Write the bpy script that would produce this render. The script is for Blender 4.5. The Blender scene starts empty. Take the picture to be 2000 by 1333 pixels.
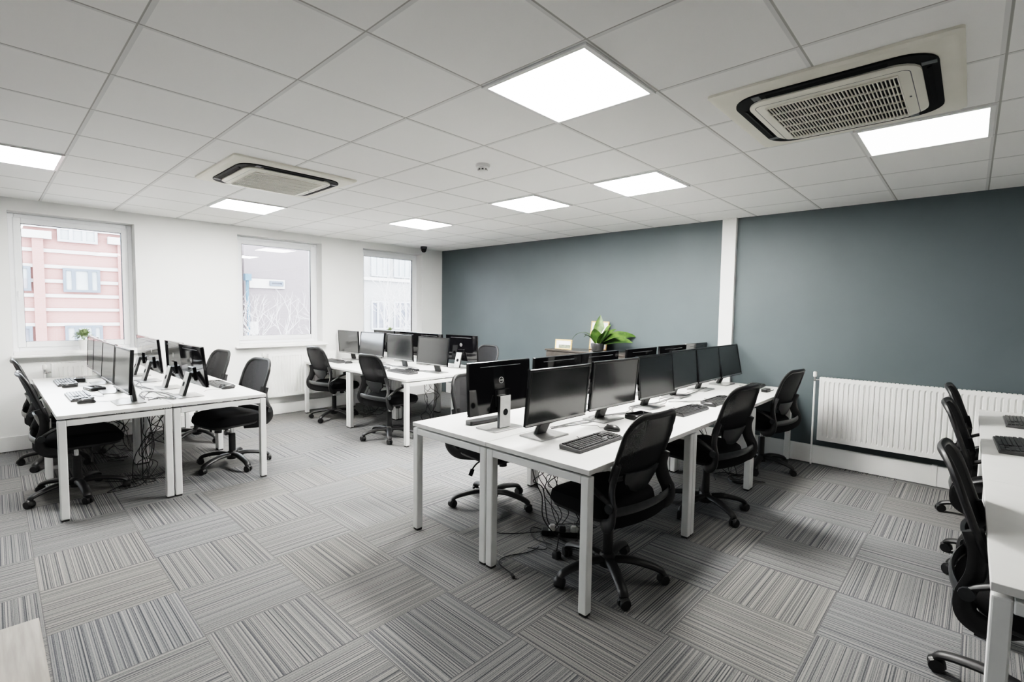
import bpy, bmesh, math, random
from mathutils import Vector, Matrix
rnd = random.Random(7)
PI = math.pi
scene = bpy.context.scene
COL = scene.collection
# ------------------------------------------------------------------ room dimensions (metres)
H = 2.556            # ceiling height
WX = -7.07           # window wall plane
WY = 5.712           # blue wall plane
XR, YF = 2.7, -2.6   # walls behind / beside the camera
DT = 0.741           # desk top height
DI = DT+.0008        # where things rest on it

# ------------------------------------------------------------------ materials
def nt(name):
    m = bpy.data.materials.new(name); m.use_nodes = True
    t = m.node_tree; t.nodes.clear()
    o = t.nodes.new('ShaderNodeOutputMaterial')
    return m, t, o
def N(t, typ, **kw):
    n = t.nodes.new(typ)
    for k, v in kw.items():
        if k in n.inputs.keys(): n.inputs[k].default_value = v
        else: setattr(n, k, v)
    return n
def setin(n, **kw):
    for k, v in kw.items(): n.inputs[k.replace('_', ' ')].default_value = v
def c4(c): return (c[0], c[1], c[2], 1)
def srgb(r, g, b):
    f = lambda v: (v/255/12.92) if v/255 <= .04045 else ((v/255+.055)/1.055)**2.4
    return (f(r), f(g), f(b))
def pm(name, c1, c2=None, scale=30, rough=.5, metal=0, bump=0, spec=.5, coat=0, stretch=None):
    """principled material with a noise-driven colour variation"""
    m, t, o = nt(name)
    b = N(t, 'ShaderNodeBsdfPrincipled')
    tc = N(t, 'ShaderNodeTexCoord')
    nz = N(t, 'ShaderNodeTexNoise'); setin(nz, Scale=scale, Detail=3.0)
    if stretch:
        mp = N(t, 'ShaderNodeMapping'); mp.inputs['Scale'].default_value = stretch
        t.links.new(tc.outputs['Object'], mp.inputs['Vector']); t.links.new(mp.outputs['Vector'], nz.inputs['Vector'])
    else:
        t.links.new(tc.outputs['Object'], nz.inputs['Vector'])
    if c2 is None: c2 = tuple(min(1, v*1.08) for v in c1)
    r = N(t, 'ShaderNodeValToRGB')
    r.color_ramp.elements[0].color = c4(c1); r.color_ramp.elements[0].position = .35
    r.color_ramp.elements[1].color = c4(c2); r.color_ramp.elements[1].position = .65
    t.links.new(nz.outputs['Fac'], r.inputs['Fac'])
    t.links.new(r.outputs['Color'], b.inputs['Base Color'])
    setin(b, Roughness=rough, Metallic=metal)
    b.inputs['Specular IOR Level'].default_value = spec
    b.inputs['Coat Weight'].default_value = coat
    if bump:
        bp = N(t, 'ShaderNodeBump'); setin(bp, Strength=bump, Distance=.01)
        t.links.new(nz.outputs['Fac'], bp.inputs['Height']); t.links.new(bp.outputs['Normal'], b.inputs['Normal'])
    t.links.new(b.outputs['BSDF'], o.inputs['Surface'])
    return m
def emis(name, col, s):
    m, t, o = nt(name)
    e = N(t, 'ShaderNodeEmission'); e.inputs['Color'].default_value = c4(col); e.inputs['Strength'].default_value = s
    t.links.new(e.outputs[0], o.inputs['Surface']); return m

M = {}
M['white_wall'] = pm('white_wall_paint', (.80, .80, .79), (.82, .82, .81), 3, .75)
M['blue_wall'] = pm('slate_blue_paint', srgb(82, 91, 94), srgb(85, 94, 97), 2.5, .55)
M['rear_wall'] = pm('rear_wall_paint', (.30, .31, .32), (.33, .34, .35), 3, .8)
M['trim'] = pm('white_gloss_trim', (.80, .80, .79), (.83, .83, .82), 6, .35)
M['upvc'] = pm('white_upvc', (.82, .83, .85), (.85, .86, .88), 5, .3)
M['desk'] = pm('white_desk_laminate', (.72, .715, .70), (.75, .745, .725), 8, .38)
M['desk_edge'] = pm('white_powder_coated_steel', (.76, .765, .755), (.79, .795, .785), 10, .36)
M['foot'] = pm('black_foot_plastic', (.02, .02, .02), (.03, .03, .03), 60, .5)
M['bleached'] = pm('bleached_oak_laminate', srgb(150, 142, 132), srgb(172, 164, 155), 6, .5, stretch=(1.2, 14, 4))
M['plastic'] = pm('black_chair_plastic', (.016, .016, .017), (.022, .022, .023), 80, .42)
M['plastic_g'] = pm('dark_grey_lumbar_plastic', (.022, .024, .026), (.03, .032, .034), 40, .34)
M['fabric'] = pm('black_seat_fabric', (.0055, .0055, .006), (.011, .011, .012), 500, .95, bump=.15, spec=.2)
M['chrome'] = pm('chrome', (.6, .6, .6), (.65, .65, .65), 20, .15, 1)
M['caster'] = pm('caster_nylon', (.011, .011, .012), (.016, .016, .017), 90, .38)
M['black_gloss'] = pm('glossy_black_shell', (.004, .004, .005), (.006, .006, .007), 10, .06, spec=.6)
M['bezel'] = pm('black_bezel', (.007, .007, .008), (.010, .010, .011), 60, .3)
M['screen'] = pm('matt_black_screen', (.022, .0235, .025), (.024, .0255, .027), 4, .16, spec=.9)
M['silver'] = pm('silver_plastic', (.55, .55, .54), (.62, .62, .61), 30, .32, .35)
M['dsilver'] = pm('dark_silver_base', (.30, .30, .295), (.36, .36, .355), 30, .3, .55)
M['kbd'] = pm('charcoal_keyboard_plastic', (.055, .055, .057), (.07, .07, .072), 60, .4)
M['key'] = pm('keycap_plastic', (.036, .036, .037), (.048, .048, .049), 90, .36)
M['mouse'] = pm('black_mouse_plastic', (.02, .02, .021), (.028, .028, .029), 60, .33)
M['cable'] = pm('black_cable', (.012, .012, .012), (.018, .018, .018), 50, .45)
M['gcable'] = pm('grey_cable', (.10, .10, .10), (.14, .14, .14), 50, .5)
M['plug'] = pm('white_plug', (.75, .75, .73), (.8, .8, .78), 40, .35)
M['ac'] = pm('cream_ac_plastic', srgb(228, 225, 213), srgb(233, 230, 219), 4, .45)
M['ac_dark'] = pm('dark_air_slot', (.004, .0045, .005), (.007, .0075, .008), 30, .6, spec=.15)
M['ac_vane'] = pm('grey_vane', (.10, .105, .11), (.13, .135, .14), 30, .4)
M['rad'] = pm('radiator_enamel', (.80, .80, .785), (.83, .83, .815), 5, .3)
M['dome'] = pm('dark_grey_dome', (.06, .06, .065), (.08, .08, .085), 30, .2)
M['leaf'] = pm('glossy_green_leaf', srgb(48, 74, 27), srgb(82, 108, 50), 14, .42)
M['leaf2'] = pm('pale_small_leaf', srgb(126, 142, 98), srgb(170, 182, 146), 60, .5)
M['stem'] = pm('leaf_stem', srgb(120, 150, 70), srgb(140, 165, 84), 30, .5)
M['spathe'] = pm('white_spathe', (.8, .82, .75), (.85, .87, .8), 20, .5)
M['pot_w'] = pm('white_ceramic', (.78, .78, .77), (.82, .82, .81), 12, .3)
M['pot_d'] = pm('dark_ceramic', (.015, .015, .016), (.022, .022, .023), 20, .3)
M['cabinet'] = pm('dark_wood_cabinet', (.055, .048, .043), (.075, .066, .06), 8, .22, stretch=(2, 20, 2))
M['oak'] = pm('light_oak_frame', srgb(216, 172, 116), srgb(230, 190, 136), 14, .45, stretch=(1, 1, 6))
M['paper'] = pm('mount_paper', (.80, .78, .80), (.84, .82, .84), 10, .7)
M['sketch'] = pm('sketch_wash', srgb(150, 140, 150), srgb(205, 198, 206), 60, .8)
M['greenpic'] = pm('grey_green_print', srgb(96, 102, 90), srgb(136, 140, 124), 25, .4)
M['bark'] = pm('pale_bark', (.17, .16, .158), (.20, .19, .187), 20, .9)
M['asphalt'] = pm('pale_paving', (.42, .42, .41), (.47, .47, .46), 20, .9)
M['stone'] = pm('pale_stone_band', (.205, .195, .188), (.22, .21, .205), 5, .8)
M['wframe'] = pm('grey_blue_window_frame', (.062, .07, .085), (.07, .078, .093), 6, .6, spec=.1)
M['wframe_w'] = pm('white_window_frame', (.17, .175, .185), (.18, .187, .195), 6, .6, spec=.1)
M['wglass'] = pm('pale_window_glass', (.15, .16, .168), (.185, .195, .20), 1.2, .6, spec=.1)
M['wglass_d'] = pm('dim_window_glass', (.06, .062, .075), (.12, .115, .125), 1.5, .6, spec=.1)
M['bluepipe'] = pm('blue_painted_pipe', (.042, .066, .09), (.05, .074, .10), 6, .6, spec=.1)
M['light'] = emis('led_diffuser', (1.0, .985, .95), 58.0)
M['light_soft'] = emis('led_diffuser_dimmed', (1.0, .985, .95), 9.0)
M['light_mid'] = emis('led_diffuser_mid', (1.0, .985, .95), 36.0)
M['light_low'] = emis('led_diffuser_low', (1.0, .985, .95), 4.5)

def brick(name, c1, c2, mortar):
    m, t, o = nt(name)
    b = N(t, 'ShaderNodeBsdfPrincipled'); setin(b, Roughness=.85)
    tc = N(t, 'ShaderNodeTexCoord'); sp = N(t, 'ShaderNodeSeparateXYZ'); cb = N(t, 'ShaderNodeCombineXYZ')
    t.links.new(tc.outputs['Object'], sp.inputs[0])
    t.links.new(sp.outputs['Y'], cb.inputs['X']); t.links.new(sp.outputs['Z'], cb.inputs['Y'])
    br = N(t, 'ShaderNodeTexBrick')
    br.inputs['Color1'].default_value = c4(c1); br.inputs['Color2'].default_value = c4(c2); br.inputs['Mortar'].default_value = c4(mortar)
    setin(br, Scale=4.0); br.inputs['Mortar Size'].default_value = .012
    t.links.new(cb.outputs[0], br.inputs['Vector']); t.links.new(br.outputs['Color'], b.inputs['Base Color'])
    t.links.new(b.outputs[0], o.inputs['Surface']); return m
M['brick_red'] = brick('red_brick', (.150, .070, .062), (.158, .076, .068), (.17, .105, .098))
M['brick_mauve'] = brick('brown_brick', (.072, .060, .063), (.078, .066, .068), (.088, .078, .079))
M['render_w'] = pm('white_render', (.125, .121, .120), (.135, .132, .131), 2, .9)

def mat_glass():
    m, t, o = nt('window_glass')
    tr = N(t, 'ShaderNodeBsdfTransparent'); gl = N(t, 'ShaderNodeBsdfGlossy'); gl.inputs['Roughness'].default_value = .0
    fr = N(t, 'ShaderNodeFresnel'); fr.inputs['IOR'].default_value = 1.5
    nz = N(t, 'ShaderNodeTexNoise'); setin(nz, Scale=2.0)
    rp = N(t, 'ShaderNodeValToRGB'); rp.color_ramp.elements[0].color = (.97, .98, .98, 1); rp.color_ramp.elements[1].color = (1, 1, 1, 1)
    t.links.new(nz.outputs['Fac'], rp.inputs['Fac']); t.links.new(rp.outputs['Color'], tr.inputs['Color'])
    mx = N(t, 'ShaderNodeMixShader')
    t.links.new(fr.outputs[0], mx.inputs[0]); t.links.new(tr.outputs[0], mx.inputs[1]); t.links.new(gl.outputs[0], mx.inputs[2])
    t.links.new(mx.outputs[0], o.inputs['Surface']); return m
M['glass'] = mat_glass()

def mat_mesh():
    m, t, o = nt('black_mesh_fabric')
    b = N(t, 'ShaderNodeBsdfPrincipled'); setin(b, Roughness=.7)
    b.inputs['Specular IOR Level'].default_value = .3
    tc = N(t, 'ShaderNodeTexCoord'); w = N(t, 'ShaderNodeTexVoronoi'); w.inputs['Scale'].default_value = 260
    t.links.new(tc.outputs['Object'], w.inputs['Vector'])
    r = N(t, 'ShaderNodeValToRGB'); r.color_ramp.elements[0].color = (.008, .008, .009, 1); r.color_ramp.elements[1].color = (.022, .022, .024, 1)
    t.links.new(w.outputs['Distance'], r.inputs['Fac']); t.links.new(r.outputs['Color'], b.inputs['Base Color'])
    tr = N(t, 'ShaderNodeBsdfTransparent'); mx = N(t, 'ShaderNodeMixShader'); mx.inputs[0].default_value = .12
    t.links.new(b.outputs[0], mx.inputs[1]); t.links.new(tr.outputs[0], mx.inputs[2]); t.links.new(mx.outputs[0], o.inputs['Surface'])
    return m
M['mesh'] = mat_mesh()

def mth(t, op, a, b=None, c=None):
    n = N(t, 'ShaderNodeMath', operation=op)
    for i, v in enumerate((a, b, c)):
        if v is None: continue
        if isinstance(v, (int, float)): n.inputs[i].default_value = v
        else: t.links.new(v, n.inputs[i])
    return n.outputs[0]
def mixc(t, f, a, b, blend='MIX'):
    n = N(t, 'ShaderNodeMix', data_type='RGBA', blend_type=blend)
    for i, v in ((0, f), (6, a), (7, b)):
        if isinstance(v, (int, float)): n.inputs[i].default_value = v
        elif isinstance(v, tuple): n.inputs[i].default_value = c4(v)
        else: t.links.new(v, n.inputs[i])
    return n.outputs[2]

def mat_carpet():
    m, t, o = nt('quarter_turned_striped_carpet_tiles')
    b = N(t, 'ShaderNodeBsdfPrincipled'); setin(b, Roughness=.95); b.inputs['Specular IOR Level'].default_value = .15
    tc = N(t, 'ShaderNodeTexCoord'); mp = N(t, 'ShaderNodeMapping', vector_type='TEXTURE')
    mp.inputs['Location'].default_value = (-3.9842, .1572, 0); mp.inputs['Rotation'].default_value = (0, 0, -.0102); mp.inputs['Scale'].default_value = (.5, .5, 1)
    t.links.new(tc.outputs['Object'], mp.inputs['Vector'])
    sp = N(t, 'ShaderNodeSeparateXYZ'); t.links.new(mp.outputs[0], sp.inputs[0])
    X, Y = sp.outputs['X'], sp.outputs['Y']
    fx, fy = mth(t, 'FLOOR', X), mth(t, 'FLOOR', Y)
    par = mth(t, 'FLOORED_MODULO', mth(t, 'ADD', fx, fy), 2.0)        # 0: stripes along x, 1: stripes along y
    lx, ly = mth(t, 'SUBTRACT', X, fx), mth(t, 'SUBTRACT', Y, fy)
    # across-stripe coordinate
    across = mth(t, 'ADD', mth(t, 'MULTIPLY', ly, mth(t, 'SUBTRACT', 1.0, par)), mth(t, 'MULTIPLY', lx, par))
    along = mth(t, 'ADD', mth(t, 'MULTIPLY', lx, mth(t, 'SUBTRACT', 1.0, par)), mth(t, 'MULTIPLY', ly, par))
    wn = N(t, 'ShaderNodeTexWhiteNoise', noise_dimensions='2D')
    cb = N(t, 'ShaderNodeCombineXYZ'); t.links.new(fx, cb.inputs[0]); t.links.new(fy, cb.inputs[1]); t.links.new(cb.outputs[0], wn.inputs['Vector'])
    off = mth(t, 'MULTIPLY', wn.outputs['Value'], 57.0)
    def n1(scale, det):
        n = N(t, 'ShaderNodeTexNoise', noise_dimensions='1D'); setin(n, Scale=scale, Detail=det, Roughness=.6)
        t.links.new(mth(t, 'ADD', across, off), n.inputs['W']); return n.outputs['Fac']
    a, c = n1(82, 1.5), n1(26, 1.0)
    s = mth(t, 'ADD', mth(t, 'MULTIPLY', a, .78), mth(t, 'MULTIPLY', c, .34))
    # fibres broken along the stripe
    fb = N(t, 'ShaderNodeTexNoise', noise_dimensions='2D'); setin(fb, Scale=1.0, Detail=2.0)
    fc = N(t, 'ShaderNodeCombineXYZ'); t.links.new(mth(t, 'MULTIPLY', across, 110.0), fc.inputs[0]); t.links.new(mth(t, 'MULTIPLY', along, 60.0), fc.inputs[1])
    t.links.new(fc.outputs[0], fb.inputs['Vector'])
    s = mth(t, 'ADD', s, mth(t, 'MULTIPLY', mth(t, 'SUBTRACT', fb.outputs['Fac'], .5), .16))
    r = N(t, 'ShaderNodeValToRGB'); e = r.color_ramp.elements
    e[0].position = .38; e[0].color = c4(srgb(66, 68, 71)); e[1].position = .74; e[1].color = c4(srgb(144, 142, 139))
    x = e.new(.50); x.color = c4(srgb(94, 95, 97)); x = e.new(.56); x.color = c4(srgb(118, 118, 118))
    t.links.new(s, r.inputs['Fac'])
    tint = mixc(t, wn.outputs['Value'], srgb(250, 252, 255), srgb(255, 253, 250))
    col = mixc(t, 1.0, r.outputs['Color'], tint, 'MULTIPLY')
    # tile seams
    d = mth(t, 'MINIMUM', mth(t, 'MINIMUM', lx, mth(t, 'SUBTRACT', 1.0, lx)), mth(t, 'MINIMUM', ly, mth(t, 'SUBTRACT', 1.0, ly)))
    seam = mth(t, 'LESS_THAN', d, .005)
    col = mixc(t, mth(t, 'MULTIPLY', seam, .45), col, srgb(70, 70, 72))
    t.links.new(col, b.inputs['Base Color'])
    bp = N(t, 'ShaderNodeBump'); setin(bp, Strength=.25, Distance=.004); t.links.new(s, bp.inputs['Height']); t.links.new(bp.outputs[0], b.inputs['Normal'])
    t.links.new(b.outputs[0], o.inputs['Surface']); return m
M['carpet'] = mat_carpet()

GX, GY, GP = -1.1552, .445, .5974
def mat_ceiling():
    m, t, o = nt('suspended_ceiling_tiles')
    b = N(t, 'ShaderNodeBsdfPrincipled'); setin(b, Roughness=.85); b.inputs['Specular IOR Level'].default_value = .2
    tc = N(t, 'ShaderNodeTexCoord'); sp = N(t, 'ShaderNodeSeparateXYZ'); t.links.new(tc.outputs['Object'], sp.inputs[0])
    def dist(out, g):
        v = mth(t, 'DIVIDE', mth(t, 'SUBTRACT', out, g), GP)
        f = mth(t, 'SUBTRACT', v, mth(t, 'FLOOR', mth(t, 'ADD', v, .5)))
        return mth(t, 'MULTIPLY', f, GP)          # signed distance to the closest grid line
    dx, dy = dist(sp.outputs['X'], GX), dist(sp.outputs['Y'], GY)
    nz = N(t, 'ShaderNodeTexNoise'); setin(nz, Scale=180.0, Detail=2.0); t.links.new(tc.outputs['Object'], nz.inputs['Vector'])
    base = mixc(t, nz.outputs['Fac'], (.88, .875, .86), (.90, .895, .88))
    bar = mth(t, 'MAXIMUM', mth(t, 'LESS_THAN', mth(t, 'ABSOLUTE', dx), .011), mth(t, 'LESS_THAN', mth(t, 'ABSOLUTE', dy), .011))
    col = mixc(t, bar, base, (.72, .72, .71))
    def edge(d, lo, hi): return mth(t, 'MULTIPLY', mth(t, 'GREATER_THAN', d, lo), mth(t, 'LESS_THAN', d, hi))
    sh = mth(t, 'MAXIMUM', edge(dx, .004, .013), edge(dy, -.013, -.0065))  # shadow of the recessed tile edges, painted along one side of each bar
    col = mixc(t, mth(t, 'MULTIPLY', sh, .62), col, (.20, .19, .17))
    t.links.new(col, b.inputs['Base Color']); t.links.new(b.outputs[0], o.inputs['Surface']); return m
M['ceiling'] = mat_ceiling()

# ------------------------------------------------------------------ mesh helpers
def add_box(bm, c, s, rot=None, bev=0, seg=2):
    mt = Matrix.Translation(Vector(c)) @ (rot.to_4x4() if rot else Matrix.Identity(4)) @ Matrix.Diagonal((s[0], s[1], s[2], 1))
    r = bmesh.ops.create_cube(bm, size=1, matrix=mt)
    if bev:
        es = set(e for v in r['verts'] for e in v.link_edges)
        bmesh.ops.bevel(bm, geom=list(es), offset=bev, segments=seg, affect='EDGES', profile=.5)
def b2(bm, x0, x1, y0, y1, z0, z1, bev=0, seg=2):
    add_box(bm, ((x0+x1)/2, (y0+y1)/2, (z0+z1)/2), (abs(x1-x0), abs(y1-y0), abs(z1-z0)), None, bev, seg)
def smooth_path(pts, n=6):
    P = [Vector(p) for p in pts]
    if len(P) < 3: return P
    out = []
    for i in range(len(P)-1):
        p0, p1, p2, p3 = P[max(i-1, 0)], P[i], P[i+1], P[min(i+2, len(P)-1)]
        for k in range(n):
            u = k/n
            out.append(.5*((2*p1)+(-p0+p2)*u+(2*p0-5*p1+4*p2-p3)*u*u+(-p0+3*p1-3*p2+p3)*u**3))
    out.append(P[-1]); return out
def add_tube(bm, pts, r, sides=8, n=6, flat=1.0, up=(0, 0, 1), closed=False, r2=None):
    """sweep an ellipse (r wide along the side vector, r*flat along the other) over a smoothed path"""
    P = smooth_path(pts, n) if n > 1 else [Vector(p) for p in pts]
    rings = []; L = len(P); upv = Vector(up)
    for i, p in enumerate(P):
        if closed: tg = P[(i+1) % L]-P[i-1]
        else: tg = P[min(i+1, L-1)]-P[max(i-1, 0)]
        if tg.length < 1e-9: tg = Vector((0, 0, 1))
        tg.normalize()
        s = tg.cross(upv)
        if s.length < 1e-3: s = tg.cross(Vector((1, 0, 0)) if abs(tg.x) < .9 else Vector((0, 1, 0)))
        s.normalize(); w = s.cross(tg)
        u = i/(L-1) if L > 1 else 0
        rr = r if r2 is None else r+(r2-r)*u
        rings.append([bm.verts.new(p+s*(rr*math.cos(2*PI*k/sides))+w*(rr*flat*math.sin(2*PI*k/sides))) for k in range(sides)])
    R = range(L if closed else L-1)
    for i in R:
        a, b = rings[i], rings[(i+1) % L]
        for k in range(sides):
            bm.faces.new((a[k], a[(k+1) % sides], b[(k+1) % sides], b[k]))
    if not closed:
        bm.faces.new(rings[0][::-1]); bm.faces.new(rings[-1])
def add_lathe(bm, prof, c=(0, 0, 0), seg=16, rot=None):
    c = Vector(c); rings = []
    for r, z in prof:
        ring = []
        for k in range(seg):
            a = 2*PI*k/seg; v = Vector((r*math.cos(a), r*math.sin(a), z))
            if rot: v = rot @ v
            ring.append(bm.verts.new(c+v))
        rings.append(ring)
    for a, b in zip(rings, rings[1:]):
        for k in range(seg): bm.faces.new((a[k], a[(k+1) % seg], b[(k+1) % seg], b[k]))
    bm.faces.new(rings[0][::-1]); bm.faces.new(rings[-1])
def rrect(w, d, r, n=5):
    out = []
    for cx, cy, a0 in ((w/2-r, d/2-r, 0), (-w/2+r, d/2-r, PI/2), (-w/2+r, -d/2+r, PI), (w/2-r, -d/2+r, 1.5*PI)):
        for k in range(n+1):
            a = a0+PI/2*k/n; out.append((cx+r*math.cos(a), cy+r*math.sin(a)))
    return out
def add_loft(bm, layers, fn=None):
    """layers: (z, w, d, r); stacked rounded rectangles, capped"""
    rings = []
    for z, w, d, r in layers:
        ring = []
        for x, y in rrect(w, d, r):
            p = Vector((x, y, z))
            if fn: p = Vector(fn(p))
            ring.append(bm.verts.new(p))
        rings.append(ring)
    n = len(rings[0])
    for a, b in zip(rings, rings[1:]):
        for k in range(n): bm.faces.new((a[k], a[(k+1) % n], b[(k+1) % n], b[k]))
    bm.faces.new(rings[0][::-1]); bm.faces.new(rings[-1])
def add_grid(bm, fn, nu, nv, thick=None):
    """surface fn(u,v); thick = vector function offset for a closed slab"""
    V = [[bm.verts.new(fn(i/nu, j/nv)) for j in range(nv+1)] for i in range(nu+1)]
    for i in range(nu):
        for j in range(nv): bm.faces.new((V[i][j], V[i+1][j], V[i+1][j+1], V[i][j+1]))
    if thick:
        W = [[bm.verts.new(Vector(fn(i/nu, j/nv))+Vector(thick)) for j in range(nv+1)] for i in range(nu+1)]
        for i in range(nu):
            for j in range(nv): bm.faces.new((W[i][j+1], W[i+1][j+1], W[i+1][j], W[i][j]))
        for i in range(nu):
            bm.faces.new((V[i+1][0], V[i][0], W[i][0], W[i+1][0])); bm.faces.new((V[i][nv], V[i+1][nv], W[i+1][nv], W[i][nv]))
        for j in range(nv):
            bm.faces.new((V[0][j], V[0][j+1], W[0][j+1], W[0][j])); bm.faces.new((V[nu][j+1], V[nu][j], W[nu][j], W[nu][j+1]))
def obj(name, bm, m, parent=None, smooth=False, loc=None):
    me = bpy.data.meshes.new(name)
    bmesh.ops.recalc_face_normals(bm, faces=bm.faces[:])
    bm.to_mesh(me); bm.free()
    me.materials.append(M[m] if isinstance(m, str) else m)
    if smooth:
        for p in me.polygons: p.use_smooth = True
        try: me.set_sharp_from_angle(angle=math.radians(40))
        except Exception: pass
    o = bpy.data.objects.new(name, me); COL.objects.link(o)
    if parent: o.parent = parent
    if loc: o.location = loc
    return o
def tag(o, label=None, cat=None, group=None, kind=None):
    if label: o['label'] = label
    if cat: o['category'] = cat
    if group: o['group'] = group
    if kind: o['kind'] = kind
    return o
def thing(name, label, cat, loc=(0, 0, 0), rotz=0, group=None, kind=None):
    o = bpy.data.objects.new(name, None); COL.objects.link(o)
    o.location = loc; o.rotation_euler = (0, 0, rotz); o.empty_display_size = .1
    return tag(o, label, cat, group, kind)
def copy_tree(o, parent=None):
    c = o.copy(); COL.objects.link(c)
    if parent: c.parent = parent
    for ch in list(o.children): copy_tree(ch, c)
    return c
def B(): return bmesh.new()
def struct(name, bm, m, parent=None, smooth=False):
    o = obj(name, bm, m, parent, smooth)
    if not parent: o['kind'] = 'structure'
    return o

# ------------------------------------------------------------------ camera
def cam():
    yaw, pit, roll = .749171, -.0615855, .0144844
    f = Vector((-math.sin(yaw)*math.cos(pit), math.cos(yaw)*math.cos(pit), math.sin(pit)))
    r = Vector((math.cos(yaw), math.sin(yaw), 0)); u = r.cross(f)
    r2 = r*math.cos(roll)+u*math.sin(roll); u2 = -r*math.sin(roll)+u*math.cos(roll)
    cd = bpy.data.cameras.new('camera'); o = bpy.data.objects.new('camera', cd); COL.objects.link(o)
    mw = Matrix((r2, u2, -f)).transposed().to_4x4(); mw.translation = (0, 0, 1.50192); o.matrix_world = mw
    cd.sensor_fit = 'HORIZONTAL'; cd.sensor_width = 36; cd.lens = 962.28/2000*36; cd.clip_start = .02; cd.clip_end = 200
    scene.camera = o
cam()

# ------------------------------------------------------------------ room shell
bm = B(); b2(bm, WX-.3, XR+.2, YF-.2, WY+.2, -.12, 0); struct('floor', bm, 'carpet')
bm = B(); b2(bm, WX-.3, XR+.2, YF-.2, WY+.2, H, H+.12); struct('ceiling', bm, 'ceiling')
bm = B(); b2(bm, WX-.3, XR+.2, WY, WY+.2, 0, H); struct('wall_back', bm, 'blue_wall')
bm = B(); b2(bm, XR, XR+.2, YF, WY, 0, H); struct('wall_right', bm, 'white_wall')
bm = B(); b2(bm, WX, XR, YF-.2, YF, 0, H); struct('wall_front', bm, 'rear_wall')
WINS = ((.20, 1.222, .972, 2.428), (2.305, 3.45, .975, 2.448), (4.125, 5.268, .975, 2.452), (-1.85, -.80, .972, 2.428))  # last opening: unseen window added to let in more daylight
bm = B(); x0, x1 = WX-.3, WX
ys = [YF]
for w in sorted(WINS): ys += [w[0], w[1]]
ys.append(WY)
for i in range(0, len(ys), 2): b2(bm, x0, x1, ys[i], ys[i+1], 0, H)
for y0, y1, z0, z1 in WINS:
    b2(bm, x0, x1, y0, y1, 0, z0); b2(bm, x0, x1, y0, y1, z1, H)
struct('wall_left', bm, 'white_wall')
# boxed-in pipe column on the blue wall
bm = B(); b2(bm, -2.085, -1.935, WY-.055, WY, .19, H, .004); struct('trim_1', bm, 'trim')
# skirting / trunking
bm = B(); b2(bm, -6.9, XR, WY-.03, WY, .005, .188, .004); b2(bm, -.19, -.15, WY-.036, WY, .005, .193, .003); struct('baseboard_back', bm, 'trim')
bm = B(); b2(bm, WX, WX+.03, YF, WY-.03, .005, .155, .004); struct('baseboard_left', bm, 'trim')

for wi, (y0, y1, z0, z1) in enumerate(WINS):
    w = thing('window_%d' % (wi+1), None, None, (WX-.16, (y0+y1)/2, z0), kind='structure')
    cy = (y0+y1)/2; hw = (y1-y0)/2; hh = z1-z0
    def ring(bm, yo, zo0, zo1, wd, xa, xb, bev=.006):
        b2(bm, xa, xb, -yo, -yo+wd, zo0, zo1, bev); b2(bm, xa, xb, yo-wd, yo, zo0, zo1, bev)
        b2(bm, xa, xb, -yo+wd, yo-wd, zo0, zo0+wd, bev); b2(bm, xa, xb, -yo+wd, yo-wd, zo1-wd, zo1, bev)
    bm = B(); ring(bm, hw-.001, .03, hh-.001, .05, -.06, 0); obj('window_frame', bm, 'upvc', w)
    bm = B(); ring(bm, hw-.04, .07, hh-.04, .062, -.055, .012, .008); s = obj('sash', bm, 'upvc', w)
    bm = B(); b2(bm, -.03, -.026, -hw+.09, hw-.09, .12, hh-.09); obj('pane', bm, 'glass', w)
    bm = B(); ring(bm, hw-.098, .127, hh-.097, .006, -.034, .006, 0); obj('gasket', bm, 'foot' if wi else 'wframe', w)
    bm = B(); b2(bm, -.002, .235, -hw-.055 if wi else -hw-.02, hw+.055, -.022, .0, .006); b2(bm, -.001, .16, -hw+.002, hw-.002, 0, .032, .003); obj('window_sill', bm, 'trim', w)
    if wi == 0:
        bm = B(); b2(bm, .012, .024, -hw+.05, -hw+.075, .60, .655, .004); b2(bm, .024, .036, -hw+.055, -hw+.07, .56, .66, .004); obj('window_handle', bm, 'upvc', w)

# ------------------------------------------------------------------ ceiling fittings
def ceiling_light():
    t = thing('ceiling_light', None, 'ceiling light', group='recessed square LED ceiling panels')
    bm = B(); h = GP/2-.004
    for a in (0, 1):
        for s in (-1, 1):
            if a: b2(bm, -h, h, s*h, s*(h-.022), -.010, 0, .002)
            else: b2(bm, s*h, s*(h-.022), -h+.022, h-.022, -.010, 0, .002)
    obj('light_frame', bm, 'trim', t)
    bm = B(); b2(bm, -h+.022, h-.022, -h+.022, h-.022, -.006, -.001); obj('diffuser', bm, 'light', t)
    return t
LIGHTS = [(GX-.5*GP, GY+2.5*GP, 'bright square ceiling light panel, the largest, above the aisle before the central desks'),
 (GX+1.5*GP, GY+5.5*GP, 'square ceiling light panel beside the air conditioner over the long radiator'),
 (GX-1.5*GP, GY+5.5*GP, 'square ceiling light panel over the central desks, first in from the pillar'),
 (GX-3.5*GP, GY+5.5*GP, 'square ceiling light panel between the smoke detector and the blue wall'),
 (GX-6.5*GP, GY+5.5*GP, 'small-looking square ceiling light panel over the corner desks, closest to the dome camera'),
 (GX-7.5*GP, GY+2.5*GP, 'square ceiling light panel between the cream air conditioner and the middle window'),
 (GX-6.5*GP, GY-.5*GP, 'square ceiling light panel cut off by the picture edge above the first window')]
L0 = ceiling_light()
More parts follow.
